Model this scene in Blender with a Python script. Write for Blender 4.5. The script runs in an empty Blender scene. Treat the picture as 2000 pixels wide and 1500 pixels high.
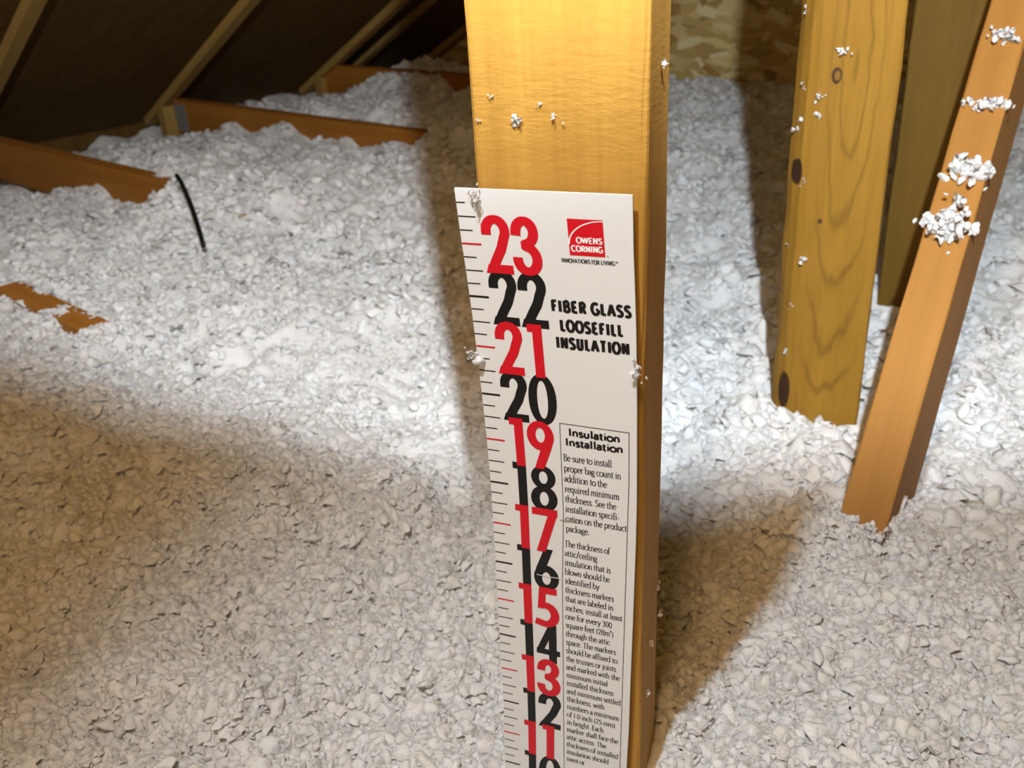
import bpy, bmesh, math, random
import numpy as np
from mathutils import Vector, Matrix

K = 0.0254                      # all layout numbers below are inches
rng = np.random.default_rng(7)
random.seed(7)
scene = bpy.context.scene
COL = scene.collection

# ------------------------------------------------------------------ camera
CAM = np.array([6.66317, -14.49996, 28.00347])
YAW, PITCH, ROLL, FPX = 0.38947802, 0.45811575, -0.06266095, 1800.0
cy, sy = math.cos(YAW), math.sin(YAW)
fw = Vector((-sy * math.cos(PITCH), cy * math.cos(PITCH), -math.sin(PITCH)))
rt = Vector((cy, sy, 0)); up = rt.cross(fw)
r2 = rt * math.cos(ROLL) + up * math.sin(ROLL)
u2 = -rt * math.sin(ROLL) + up * math.cos(ROLL)
cam_d = bpy.data.cameras.new('camera'); cam = bpy.data.objects.new('camera', cam_d); COL.objects.link(cam)
M = Matrix((r2, u2, -fw)).transposed().to_4x4(); M.translation = Vector(CAM) * K
cam.matrix_world = M
cam_d.sensor_width = 36; cam_d.lens = FPX / 2000 * 36; cam_d.clip_start = 0.02
cam_d.dof.use_dof = True; cam_d.dof.focus_distance = 18.5 * K; cam_d.dof.aperture_fstop = 16
scene.camera = cam

# ------------------------------------------------------------------ world, lamps, exposure
w = bpy.data.worlds.new('attic_gloom'); scene.world = w; w.use_nodes = True
w.node_tree.nodes['Background'].inputs[0].default_value = (0.56, 0.42, 0.25, 1)
w.node_tree.nodes['Background'].inputs[1].default_value = 0.46

def spot(name, loc, aim, watt, col, size, blend, rad):
    d = bpy.data.lights.new(name, 'SPOT'); o = bpy.data.objects.new(name, d); COL.objects.link(o)
    d.energy = watt; d.color = col; d.spot_size = math.radians(size); d.spot_blend = blend; d.shadow_soft_size = rad * K
    o.location = Vector(loc) * K
    o.rotation_euler = (Vector(aim) - Vector(loc)).to_track_quat('-Z', 'Y').to_euler()
    return o
# headlamp above the camera, a little to the left; torch held to the right of the camera
spot('headlamp', (-0.4, -14, 52), (5.2, 0.5, 12), 20.5, (0.76, 0.90, 1.0), 58, 1.0, 0.7)
spot('torch', (10.6, -19, 50), (-13.5, 76, 51), 64, (0.84, 0.93, 1.0), 107, 0.24, 0.4)
warm_fill = bpy.data.lights.new('warm_fill', 'POINT'); bo = bpy.data.objects.new('warm_fill', warm_fill); COL.objects.link(bo)  # added warm fill light to lift the brown shadows, not an actual attic lamp
warm_fill.energy = 14; warm_fill.color = (1.0, 0.62, 0.27); warm_fill.shadow_soft_size = 3 * K; bo.location = Vector((4, -21, 63)) * K

vs = scene.view_settings
vs.view_transform = 'Standard'; vs.look = 'None'; vs.gamma = 1; vs.use_curve_mapping = False
vs.exposure = 0.9
scene.cycles.use_adaptive_sampling = True; scene.cycles.adaptive_threshold = 0.09; scene.cycles.adaptive_min_samples = 12
scene.cycles.max_bounces = 5; scene.cycles.diffuse_bounces = 4; scene.cycles.transmission_bounces = 4; scene.cycles.glossy_bounces = 2
scene.cycles.caustics_reflective = False; scene.cycles.caustics_refractive = False

# ------------------------------------------------------------------ helpers
TD = np.array([0.933, -0.36]); ND = np.array([0.36, 0.933])     # along / across the trusses
def tn(t, n):
    p = TD * t + ND * n
    return float(p[0]), float(p[1])

def tag(o, label=None, cat=None, group=None, kind=None):
    if label: o['label'] = label
    if cat: o['category'] = cat
    if group: o['group'] = group
    if kind: o['kind'] = kind
    return o

def mesh_obj(name, verts, faces, mat, parent=None, smooth=False):
    """verts in inches"""
    me = bpy.data.meshes.new(name)
    me.from_pydata([tuple(float(c) * K for c in v) for v in verts], [], faces)
    me.materials.append(mat)
    if smooth:
        me.polygons.foreach_set('use_smooth', [True] * len(me.polygons))
    me.update()
    o = bpy.data.objects.new(name, me); COL.objects.link(o)
    if parent: o.parent = parent
    return o

# ---- vectorised value noise
_perm = np.random.default_rng(3).permutation(4096)
_vals = np.random.default_rng(4).uniform(-1, 1, 4096)
def _h(ix, iy, iz):
    return _vals[_perm[(_perm[(_perm[ix & 4095] + iy) & 4095] + iz) & 4095]]
def vnoise(x, y, z=0.0):
    x = np.asarray(x, float); y = np.asarray(y, float); z = np.asarray(z, float) + 0 * x
    ix, iy, iz = np.floor(x).astype(int), np.floor(y).astype(int), np.floor(z).astype(int)
    fx, fy, fz = x - ix, y - iy, z - iz
    fx, fy, fz = [f * f * (3 - 2 * f) for f in (fx, fy, fz)]
    r = 0
    for a in (0, 1):
        for b in (0, 1):
            for c in (0, 1):
                r = r + _h(ix + a, iy + b, iz + c) * (fx if a else 1 - fx) * (fy if b else 1 - fy) * (fz if c else 1 - fz)
    return r

# ------------------------------------------------------------------ materials
class NT:
    def __init__(s, name, rough=0.8):
        s.m = bpy.data.materials.new(name); s.m.use_nodes = True
        s.t = s.m.node_tree; s.n = s.t.nodes; s.b = s.n['Principled BSDF']
        s.b.inputs['Roughness'].default_value = rough
        s.b.inputs['Specular IOR Level'].default_value = 0.25
    def node(s, typ, **kw):
        nd = s.n.new(typ)
        for k, v in kw.items():
            if isinstance(v, tuple) and k.startswith('i_'): pass
            setattr(nd, k, v)
        return nd
    def link(s, a, b): s.t.links.new(a, b)
    def setin(s, sock, v):
        if hasattr(v, 'is_output'): s.link(v, sock)
        else: sock.default_value = v
    def math(s, op, a, b=0.0, c=None, clamp=False):
        nd = s.node('ShaderNodeMath'); nd.operation = op; nd.use_clamp = clamp
        s.setin(nd.inputs[0], a); s.setin(nd.inputs[1], b)
        if c is not None: s.setin(nd.inputs[2], c)
        return nd.outputs[0]
    def obj(s):
        tc = s.node('ShaderNodeTexCoord'); return tc.outputs['Object']
    def xyz(s, v):
        nd = s.node('ShaderNodeSeparateXYZ'); s.link(v, nd.inputs[0]); return nd.outputs
    def mapping(s, v, scale, loc=(0, 0, 0)):
        nd = s.node('ShaderNodeMapping'); s.link(v, nd.inputs[0])
        nd.inputs['Scale'].default_value = scale; nd.inputs['Location'].default_value = loc
        return nd.outputs[0]
    def noise(s, v, scale, detail=4, rough=0.55):
        nd = s.node('ShaderNodeTexNoise'); s.link(v, nd.inputs['Vector'])
        nd.inputs['Scale'].default_value = scale; nd.inputs['Detail'].default_value = detail
        nd.inputs['Roughness'].default_value = rough
        return nd.outputs['Fac']
    def ramp(s, f, stops):
        nd = s.node('ShaderNodeValToRGB'); s.link(f, nd.inputs[0]); e = nd.color_ramp.elements
        while len(e) < len(stops): e.new(0.5)
        for el, (p, c) in zip(e, stops): el.position = p; el.color = (*c, 1)
        return nd.outputs[0]
    def mix(s, f, a, b, mode='MIX'):
        nd = s.node('ShaderNodeMix'); nd.data_type = 'RGBA'; nd.blend_type = mode
        s.setin(nd.inputs[0], f)
        s.setin(nd.inputs[6], a if hasattr(a, 'is_output') else (*a, 1))
        s.setin(nd.inputs[7], b if hasattr(b, 'is_output') else (*b, 1))
        return nd.outputs[2]
    def bump(s, h, strength, dist):
        nd = s.node('ShaderNodeBump'); s.link(h, nd.inputs['Height'])
        nd.inputs['Strength'].default_value = strength; nd.inputs['Distance'].default_value = dist
        s.link(nd.outputs[0], s.b.inputs['Normal'])
    def color(s, c): s.setin(s.b.inputs['Base Color'], c if hasattr(c, 'is_output') else (*c, 1))

def plain(name, c, rough=0.6):
    n = NT(name, rough); n.color(c); return n.m

def wood(name, light, dark, along='z', grain=1.0, knots=(), cathedral=None, seed=0, saw=0.0, crack=None):
    """light/dark wood colours; knots: (u, z, ru, rz, colour) in local inches on the x/z face"""
    n = NT(name, 0.72)
    v = n.obj()
    sc = {'z': (1 / K * 2.2, 1 / K * 2.2, 1 / K * 0.10), 'x': (1 / K * 0.10, 1 / K * 2.2, 1 / K * 2.2)}[along]
    g = n.noise(n.mapping(v, sc, (seed * 3.1, seed * 1.7, seed)), 1.0, 5, 0.6)
    big = n.noise(n.mapping(v, tuple(c * 0.22 for c in sc), (seed, 5, 2)), 1.0, 2, 0.5)
    f = n.math('ADD', n.math('MULTIPLY', g, 0.6), n.math('MULTIPLY', big, 0.4))
    c = n.ramp(f, [(0.32, dark), (0.68, light)])
    fine = n.noise(n.mapping(v, tuple(a * 5 for a in sc)), 1.0, 2, 0.5)
    c = n.mix(n.math('MULTIPLY', n.math('SUBTRACT', fine, 0.45, clamp=True), 0.8 * grain, clamp=True), c, tuple(d * 0.72 for d in dark))
    X = n.xyz(v)
    if cathedral:
        u0, z0, k, freq, hw, amt = cathedral
        wob = n.math('MULTIPLY', n.math('SUBTRACT', n.noise(n.mapping(v, (40, 40, 12)), 1.0, 2), 0.5), 0.5)
        du = n.math('SUBTRACT', n.math('DIVIDE', X[0], K), u0)
        dz = n.math('MULTIPLY', n.math('SUBTRACT', n.math('DIVIDE', X[2], K), z0), k)
        r = n.math('ADD', n.math('SQRT', n.math('ADD', n.math('MULTIPLY', du, du), n.math('MULTIPLY', dz, dz))), wob)
        ln = n.math('POWER', n.math('ADD', n.math('MULTIPLY', n.math('SINE', n.math('MULTIPLY', r, freq)), 0.5), 0.5), 8.0)
        mask = n.math('SUBTRACT', 1.0, n.math('DIVIDE', n.math('ABSOLUTE', du), hw), clamp=True)
        mask = n.math('MULTIPLY', mask, 2.2, clamp=True)
        c = n.mix(n.math('MULTIPLY', n.math('MULTIPLY', ln, mask), amt, clamp=True), c, tuple(d * 0.5 for d in dark))
    for (u, z, ru, rz, kc) in knots:
        du = n.math('DIVIDE', n.math('SUBTRACT', n.math('DIVIDE', X[0], K), u), ru)
        dz = n.math('DIVIDE', n.math('SUBTRACT', n.math('DIVIDE', X[2], K), z), rz)
        d = n.math('SQRT', n.math('ADD', n.math('MULTIPLY', du, du), n.math('MULTIPLY', dz, dz)))
        d = n.math('ADD', d, n.math('MULTIPLY', n.math('SUBTRACT', g, 0.5), 0.9))
        c = n.mix(n.math('MULTIPLY', n.math('SUBTRACT', 1.15, d, clamp=True), 5.0, clamp=True), c, kc)
    n.color(c)
    h = g
    if saw:
        hs = n.noise(n.mapping(v, (110, 110, 330), (seed, 0, 0)), 1.0, 4, 0.6)
        msk = n.math('SUBTRACT', 1.0, n.math('DIVIDE', n.math('ABSOLUTE', n.math('SUBTRACT', n.math('DIVIDE', X[2], K), saw)), 1.8), clamp=True)
        h = n.math('ADD', n.math('MULTIPLY', g, 0.35), n.math('MULTIPLY', hs, n.math('ADD', msk, 0.12)))
    n.bump(h, 0.45 if saw else 0.35, 0.0012)
    return n.m

M_post = wood('pine_thick', (0.51, 0.27, 0.049), (0.385, 0.19, 0.030), grain=0.8, seed=1, saw=23.9)
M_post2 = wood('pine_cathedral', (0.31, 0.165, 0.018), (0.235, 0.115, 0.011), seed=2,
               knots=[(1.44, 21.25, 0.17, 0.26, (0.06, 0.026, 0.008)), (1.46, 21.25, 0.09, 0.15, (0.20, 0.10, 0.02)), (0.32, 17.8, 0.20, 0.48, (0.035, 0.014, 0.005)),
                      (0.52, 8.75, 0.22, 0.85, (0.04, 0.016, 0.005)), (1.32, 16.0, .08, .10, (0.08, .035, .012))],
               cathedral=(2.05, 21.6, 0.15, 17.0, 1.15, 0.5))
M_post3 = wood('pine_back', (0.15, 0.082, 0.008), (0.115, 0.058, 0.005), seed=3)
M_brace = wood('fir_brace', (0.34, 0.155, 0.030), (0.28, 0.12, 0.021), seed=4, grain=0.35)
M_chord = wood('chord_timber', (0.42, 0.17, 0.022), (0.30, 0.11, 0.012), along='z', seed=5)
M_raft = wood('rafter_timber', (0.42, 0.26, 0.075), (0.32, 0.185, 0.045), along='z', seed=6)
M_plate = plain('galvanised_plate', (0.22, 0.22, 0.21), 0.5)
M_card = plain('white_card', (0.74, 0.74, 0.75), 0.42)
M_red = plain('red_ink', (0.62, 0.006, 0.018), 0.45)
M_black = plain('black_ink', (0.008, 0.008, 0.009), 0.45)
M_white = plain('white_ink', (0.88, 0.88, 0.88), 0.45)
M_grey = plain('grey_ink', (0.05, 0.05, 0.055), 0.5)
M_cable = plain('black_cable', (0.006, 0.006, 0.007), 0.5)
M_speck = plain('dark_debris', (0.012, 0.010, 0.008), 0.9)
M_straw = plain('dry_straw', (0.36, 0.24, 0.06), 0.8)

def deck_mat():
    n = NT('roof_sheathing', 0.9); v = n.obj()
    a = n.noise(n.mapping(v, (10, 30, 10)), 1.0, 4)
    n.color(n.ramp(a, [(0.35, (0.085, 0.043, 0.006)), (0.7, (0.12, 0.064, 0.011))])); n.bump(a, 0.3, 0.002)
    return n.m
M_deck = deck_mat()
def osb_mat():
    n = NT('osb_panel', 0.85); v = n.obj()
    vo = n.node('ShaderNodeTexVoronoi'); n.link(n.mapping(v, (16, 16, 48)), vo.inputs['Vector']); vo.inputs['Scale'].default_value = 1
    n.color(n.ramp(n.xyz(vo.outputs['Color'])[0], [(0.0, (0.42, 0.27, 0.09)), (0.5, (0.62, 0.43, 0.16)), (1, (0.80, 0.62, 0.30))]))
    return n.m
M_osb = osb_mat()
M_strand = [plain('osb_strand_%s' % a, c, 0.8) for a, c in
            (('amber', (0.62, 0.42, 0.14)), ('straw', (0.78, 0.60, 0.26)), ('brown', (0.40, 0.24, 0.075)), ('pale', (0.84, 0.70, 0.40)), ('olive', (0.55, 0.40, 0.12)))]

def fluff_mat(name):
    n = NT(name, 1.0)
    n.b.inputs['Specular IOR Level'].default_value = 0.1
    at = n.node('ShaderNodeAttribute'); at.attribute_name = 'tint'
    v = n.obj()
    f1 = n.noise(n.mapping(v, (260, 260, 260)), 1.0, 4, 0.65)
    n.color(n.mix(n.math('MULTIPLY', n.math('SUBTRACT', f1, 0.5), 0.5, clamp=True), at.outputs['Color'], (0.74, 0.72, 0.70)))
    f2 = n.noise(n.mapping(v, (720, 720, 720)), 1.0, 3, 0.6)
    n.bump(n.math('ADD', f1, n.math('MULTIPLY', f2, 0.45)), 0.75, 0.0035)
    n.b.inputs['Subsurface Weight'].default_value = 0.5; n.b.inputs['Subsurface Radius'].default_value = (1.0, 0.95, 0.9); n.b.inputs['Subsurface Scale'].default_value = 0.005
    tr = n.node('ShaderNodeBsdfTranslucent'); n.link(at.outputs['Color'], tr.inputs[0])
    mx = n.node('ShaderNodeMixShader'); mx.inputs[0].default_value = 0.14
    out = n.n['Material Output']
    n.link(n.b.outputs[0], mx.inputs[1]); n.link(tr.outputs[0], mx.inputs[2]); n.link(mx.outputs[0], out.inputs[0])
    return n.m
M_fluff = fluff_mat('fibreglass_fluff')

# ------------------------------------------------------------------ lumber
def rrect(x0, x1, y0, y1, r, seg=3):
    pts = []
    for (cx, cyy, a0) in ((x1 - r, y0 + r, -90), (x1 - r, y1 - r, 0), (x0 + r, y1 - r, 90), (x0 + r, y0 + r, 180)):
        for i in range(seg + 1):
            a = math.radians(a0 + 90 * i / seg); pts.append((cx + r * math.cos(a), cyy + r * math.sin(a)))
    return pts

def loft(name, profile, length, mat, nsec=2, shift=None, parent=None, jitter=0.0):
    """profile (local x/y loop, ccw) swept along local z from 0 to length"""
    V, F = [], []; m = len(profile)
    for k in range(nsec + 1):
        z = length * k / nsec
        for j, (x, y) in enumerate(profile):
            sx, sy_ = shift(x, y, z) if shift else (x, y)
            if jitter:
                sx += jitter * float(vnoise(j * 1.7 + 3, z * 0.9)); sy_ += jitter * float(vnoise(j * 1.3 + 50, z * 0.9))
            V.append((sx, sy_, z))
    for k in range(nsec):
        for j in range(m):
            a, b = k * m + j, k * m + (j + 1) % m
            F.append((a, b, b + m, a + m))
    F.append(tuple(range(m - 1, -1, -1))); F.append(tuple(nsec * m + j for j in range(m)))
    return mesh_obj(name, V, F, mat, parent)

def place(o, origin, zdir, xdir):
    z = Vector(zdir).normalized(); x = Vector(xdir); x = (x - z * x.dot(z)).normalized(); y = z.cross(x)
    Mx = Matrix((x, y, z)).transposed().to_4x4(); Mx.translation = Vector(origin) * K
    o.matrix_world = Mx
    return o

# ------------------------------------------------------------------ the attic shell
def roof_z(t): return 12.6 + 0.53 * (t + 95)
RIDGE = 45.0
def slab(name, quad, thick, mat):
    q = [Vector(p) for p in quad]; nn = (q[1] - q[0]).cross(q[3] - q[0]).normalized() * thick
    V = q + [p + nn for p in q]
    return mesh_obj(name, V, [(3, 2, 1, 0), (4, 5, 6, 7), (0, 1, 5, 4), (1, 2, 6, 5), (2, 3, 7, 6), (3, 0, 4, 7)], mat)
def P3(t, n, z): return (*tn(t, n), z)
DK = 1.15   # sheathing sits above the rafters
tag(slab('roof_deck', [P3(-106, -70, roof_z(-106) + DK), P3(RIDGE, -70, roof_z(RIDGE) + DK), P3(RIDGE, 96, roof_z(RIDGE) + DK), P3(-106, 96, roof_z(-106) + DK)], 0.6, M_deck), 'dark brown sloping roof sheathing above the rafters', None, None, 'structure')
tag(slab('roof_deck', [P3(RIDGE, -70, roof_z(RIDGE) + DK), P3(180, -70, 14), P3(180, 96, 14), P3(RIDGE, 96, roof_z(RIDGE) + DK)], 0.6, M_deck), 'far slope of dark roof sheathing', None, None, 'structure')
wall = tag(slab('wall_back', [P3(-104, 94, 0), P3(160, 94, 0), P3(160, 94, 14 + 8), P3(-104, 94, 12)], -0.5, M_osb), None, None, None, 'structure')
# gable wall outline follows the roof: rebuild as a polygon prism
me = wall.data; me.clear_geometry()
prof = [(-104, 0), (175, 0), (175, 15), (RIDGE, roof_z(RIDGE) + DK - .05), (-104, roof_z(-104) + DK - .05)]
Vv = [tuple(c * K for c in P3(t, 94, z)) for t, z in prof] + [tuple(c * K for c in P3(t, 94.6, z)) for t, z in prof]
nn = len(prof)
me.from_pydata(Vv, [], [tuple(range(nn)), tuple(range(2 * nn - 1, nn - 1, -1))] + [(i, i + nn, (i + 1) % nn + nn, (i + 1) % nn) for i in range(nn)])
wall['label'] = 'oriented strand board gable wall at the far end'
floor = tag(slab('floor', [P3(-110, -70, -0.6), P3(185, -70, -0.6), P3(185, 97, -0.6), P3(-110, 97, -0.6)], 0.5, plain('drywall_back', (0.5, 0.48, 0.45), 0.9)), None, None, None, 'structure')
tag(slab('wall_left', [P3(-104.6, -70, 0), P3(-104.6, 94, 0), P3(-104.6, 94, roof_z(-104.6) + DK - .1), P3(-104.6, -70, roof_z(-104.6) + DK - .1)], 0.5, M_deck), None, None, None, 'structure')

# OSB strands that can be told apart between the posts
sr = random.Random(5)
strand_me = []
for mi, m_ in enumerate(M_strand):
    for v_ in range(3):
        L_ = 1.0; pts = []
        q = [(-.5, -.5 + sr.uniform(-.1, .25)), (-.2, -.5), (.3, -.48), (.5, -.3 + sr.uniform(-.15, .3)), (.46, .45), (.1, .5), (-.4, .48)]
        V = [(x, -0.0, z) for x, z in q] + [(x * .97, -1.0, z * .94) for x, z in q]
        k = len(q); F = [tuple(range(k, 2 * k))] + [(i, (i + 1) % k, (i + 1) % k + k, i + k) for i in range(k)]
        mm = bpy.data.meshes.new('strand'); mm.from_pydata([tuple(c * K for c in v) for v in V], [], F); mm.materials.append(m_); strand_me.append(mm)
for i in range(240):
    o = bpy.data.objects.new('strand', sr.choice(strand_me)); COL.objects.link(o); o.parent = wall
    t_ = sr.uniform(-66, -22); z_ = sr.uniform(7.5, 30)
    x_, y_ = tn(t_, 94 - 0.012 * (i % 7))
    L_ = sr.uniform(2.2, 5.5); W_ = sr.uniform(0.5, 1.3)
    o.matrix_world = Matrix.Translation(Vector((x_, y_, z_)) * K) @ Matrix.Rotation(math.atan2(TD[1], TD[0]), 4, 'Z') @ Matrix.Rotation(math.radians(sr.gauss(0, 32)), 4, 'Y') @ Matrix.Diagonal((L_, sr.uniform(0.06, 0.16), W_, 1))

# ------------------------------------------------------------------ rafters and bottom chords
def rafter(n, dz, label, heel=False):
    t0, t1 = -103, RIDGE - 1
    p0 = Vector(P3(t0, n, roof_z(t0) + dz)); p1 = Vector(P3(t1, n, roof_z(t1) + dz))
    o = loft('rafter', rrect(-0.75, 0.75, 0, 0.95 - min(dz, .6), .06, 1), (p1 - p0).length, M_raft, 6)
    zd = (p1 - p0).normalized()
    place(o, p0, zd, -Vector((ND[0], ND[1], 0)))
    # local y must point up
    if (o.matrix_world.to_3x3() @ Vector((0, 1, 0))).z < 0: place(o, p0, zd, Vector((ND[0], ND[1], 0)))
    if heel:
        zt = roof_z(-98.6) + 0.3; b_ = loft('heel_block', rrect(-0.8, 0.8, -0.75, 0.75, .05, 1), zt - 4, M_raft, 2)
        place(b_, P3(-98.6, n, 4), (0, 0, 1), (TD[0], TD[1], 0)); mw = b_.matrix_world.copy(); b_.parent = o
        b_.matrix_parent_inverse = o.matrix_world.inverted(); b_.matrix_world = mw
    return tag(o, label, 'rafter')
rafter(23.6, 0.0, 'brown roof rafter running up from the nearest chord at the far left')
rafter(46.5, 0.0, 'roof rafter rising from the long middle chord with the grey plate', True)
rafter(70.5, 0.0, 'roof rafter rising from the farthest chord under the dark roof', True)
rafter(76.5, 0.3, 'thin second rafter close beside the farthest rafter')
rafter(92.5, 0.0, 'dim roof rafter against the gable wall behind the thick post')
rafter(0.6, 0.0, 'roof rafter overhead above the thick post')

def chord(n, t0, t1, z0, z1, label, plate=True):
    L_ = t1 - t0
    o = loft('bottom_chord', rrect(-(z1 - z0) / 2, (z1 - z0) / 2, 0, 1.5, .08, 1), L_, M_chord, 8, jitter=0.05)
    p = Vector(P3(t0, n, (z0 + z1) / 2))
    place(o, p, Vector((TD[0], TD[1], 0)), Vector((0, 0, -1)))
    if (o.matrix_world.to_3x3() @ Vector((0, 1, 0))).dot(Vector((ND[0], ND[1], 0))) < 0:
        place(o, p, Vector((TD[0], TD[1], 0)), Vector((0, 0, 1)))
    if plate:
        V = []; F = []
        for (a, b, c) in ((-1.6, -.05, 0.2), (1.6, -.05, 0.2), (1.6, -.05, 2.6), (-1.6, -.05, 2.6)): V.append((a, b, c))
        V += [(a, 0.02, c) for a, b, c in V]
        F = [(0, 1, 2, 3), (7, 6, 5, 4)] + [(i, i + 4, (i + 1) % 4 + 4, (i + 1) % 4) for i in range(4)]
        pl = mesh_obj('truss_plate', V, F, M_plate, o); pl['label'] = 'grey metal truss plate at the heel'
    return tag(o, label, 'beam')
chord(23.0, -99.0, -49, 8.0, 12.0, 'orange-brown bottom chord half buried beside the black cable', False)
chord(46.5, -96.5, -44, 7.8, 11.8, 'long orange-brown bottom chord crossing behind the fluff mound')
chord(70.5, -100.5, -62, 8.6, 12.6, 'farthest bottom chord below the thin double rafters')
chord(6.0, -46, -35, 7.2, 10.82, 'buried timber showing as a small orange patch in the fluff', False)

# ------------------------------------------------------------------ posts
def post_shift(x, y, z):          # the thick post narrows slightly towards its foot
    f = max(0.0, (27 - z) / 17)
    return (x - 0.10 * f * (1 if x > 1.5 else -0.1), y)
post = loft('wall_post', rrect(0.17, 3.27, 0.20, 1.86, 0.13, 4), 61.5 - 1.5, M_post, 60, lambda x, y, z: post_shift(x, y, z), jitter=0.02)
post.location = Vector((0, 0, 1.5)) * K
post.name = 'thick_post'
tag(post, 'thick yellow pine post behind the printed measuring card', 'post')

wane = [(0.0, 0.75), (0.18, 0.42), (0.48, 0.12), (0.78, 0.0), (3.42, 0.0), (3.5, 0.07), (3.5, 1.5), (0.0, 1.5)]
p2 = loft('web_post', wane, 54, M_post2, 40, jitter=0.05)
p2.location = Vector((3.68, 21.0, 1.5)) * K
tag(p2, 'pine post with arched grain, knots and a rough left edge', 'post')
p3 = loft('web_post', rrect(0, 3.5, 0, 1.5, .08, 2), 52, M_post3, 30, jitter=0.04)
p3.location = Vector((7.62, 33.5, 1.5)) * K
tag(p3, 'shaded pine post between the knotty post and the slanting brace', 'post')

B0 = Vector((7.49, 11.76, 9.93)); B1 = Vector((10.74, 25.65, 24.67)); bd = (B1 - B0).normalized()
BL0 = B0 - bd * 6
brace = loft('diagonal_brace', rrect(-0.75, 0.75, 0, 3.5, .07, 2), 42, M_brace, 24, jitter=0.02)
view = (B0 + B1) / 2 - Vector(CAM)
xax = view.cross(Vector((0, 0, 1)))      # across the view, to the right
nrm = -view.normalized()
nrm = (nrm - bd * nrm.dot(bd)).normalized()
xr = nrm.cross(bd) * -1
if xr.x < 0: xr = -xr
ang = math.radians(-11)                   # twisted so that its right face shows
xr = Matrix.Rotation(ang, 3, bd) @ xr
place(brace, BL0, bd, xr)
tag(brace, 'orange-brown diagonal brace with white fluff clinging to it', 'brace')

# ------------------------------------------------------------------ insulation surface
ctrl = [  # x, y, height
    (0, -4, 9.4), (2, 2, 9.9), (-3, 3, 9.5), (4.5, 2.5, 10.2), (-12, -4, 9.4), (12, 3, 10.2), (10, -8, 9.8), (-10, 4, 9.0), (-18, 2, 9.2), (-16, 5, 9.6), (-13, 9, 10.9), (-17.5, 10.2, 11.3), (-9, 10.5, 10.5), (-11, 14.5, 9.0), (-19, 15.5, 8.8), (-26, 17, 9.0), (-17, 25, 10.2), (-9, 24, 10.0),
    (-23, 10, 11.0), (-29, 11, 11.4), (-14, 19, 9.2), (-5.5, 8, 9.6), (-6, 13, 9.0), (-25, 4, 9.6), (-4, 20, 9.3), (-10, 30, 9.6), (0, 30, 9.5), (4, 14, 9.4), (9, 14, 9.9),
    (5.4, 20.3, 9.5), (7.5, 12, 10.2), (12, 12, 9.6), (16, 20, 9.8), (12, 30, 9.4), (8, 33, 9.3), (20, 40, 9.8), (20, 0, 10), (0, 45, 9.4), (-25, 25, 10.0), (-35, 24, 10.6),
    (-38, 23.5, 11.1), (-33, 22, 11.0), (-34.5, 19.5, 11.2), (-42, 22, 10.9), (-44,26,10.8), (-37.3, 20.2, 9.2), (-35.4, 19.7, 9.1), (-36, 17.6, 10.0), (-40, 14, 10), (-50, 25, 9.5), (-30, 35, 10.8), (-20, 40, 10.2), (30, 20, 10), (30, 60, 10), (10, 60, 9.6), (40, 0, 10), (-25, -15, 9.3), (15, -15, 9.8)]
ctrl_tn = [(-92, 21, 6.4), (-84, 21, 6.9), (-78, 21, 7.6), (-72, 21.5, 9.3), (-66, 21.5, 9.2), (-60, 21.5, 9.2), (-55, 21.5, 10.2), (-50, 22, 12.6), (-44, 23, 12.4),
    (-88, 27, 7.5), (-80, 27, 9.4), (-74, 27, 11.2), (-66, 26, 12.2), (-58, 26, 12.4), (-82, 36, 9.3), (-75, 36, 9.6), (-60, 36, 10.4), (-48, 34, 11.4),
    (-98, 38, 6.5), (-97, 45, 6.9), (-90, 45, 7.8), (-80, 45, 8.8), (-70, 45.2, 9.4), (-60, 45.2, 9.5), (-53, 45.2, 9.9), (-47, 45.5, 12.2), (-40, 46, 11.9), (-30, 46, 10.8),
    (-98, 49.5, 7.5), (-90, 49.5, 10.2), (-82, 49.5, 11.6), (-74, 49.5, 12.2), (-62, 49.5, 12.3), (-50, 49.5, 12.2), (-80, 58, 10.3), (-65, 58, 11.2), (-50, 58, 11.3), (-30, 60, 10.5),
    (-101, 69, 8.3), (-95, 69, 8.4), (-88, 69, 8.6), (-82, 69, 12.6), (-76, 69, 12.4), (-71, 69.5, 10.6), (-64, 69.5, 12.8), (-50, 70, 12.2), (-35, 70, 11.0),
    (-98, 74, 8.5), (-85, 74, 12.6), (-70, 74, 12.8), (-50, 76, 11.8), (-100, 90, 8), (-80, 90, 9), (-56, 92, 9.2), (-47, 92, 9.5), (-39, 92, 9.9), (-20, 92, 10), (20, 90, 10), (60, 70, 10), (60, 20, 10)]
CP = np.array([(x, y, h) for x, y, h in ctrl] + [(*tn(t, n), h) for t, n, h in ctrl_tn])

def hills(x, y):
    x = np.asarray(x, float); y = np.asarray(y, float)
    num = np.zeros_like(x); den = np.zeros_like(x)
    for cx, cyy, h in CP:
        d2 = (x - cx) ** 2 + (y - cyy) ** 2
        wgt = 1.0 / (d2 + 3.0) ** 1.8
        num += wgt * h; den += wgt
    return num / den
def surf(x, y):
    h = hills(x, y)
    far = np.clip((np.asarray(y) - 5) / 30, 0, 1)
    h = h + (0.55 + 0.1 * far) * vnoise(x / 4.3, y / 4.3, 1.5)
    h = h + (1.35 + 0.1 * far) * np.abs(vnoise(x / 2.9, y / 2.9, 7.7)) - 0.48
    h = h + (0.60 + 0.05 * far) * np.abs(vnoise(x / 1.25, y / 1.25, 13.3)) + 0.22 * np.abs(vnoise(x / 0.7, y / 0.7, 3.1)) - 0.28 + 0.07 * vnoise(x / 0.36, y / 0.36, 9.1)
    return h

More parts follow.
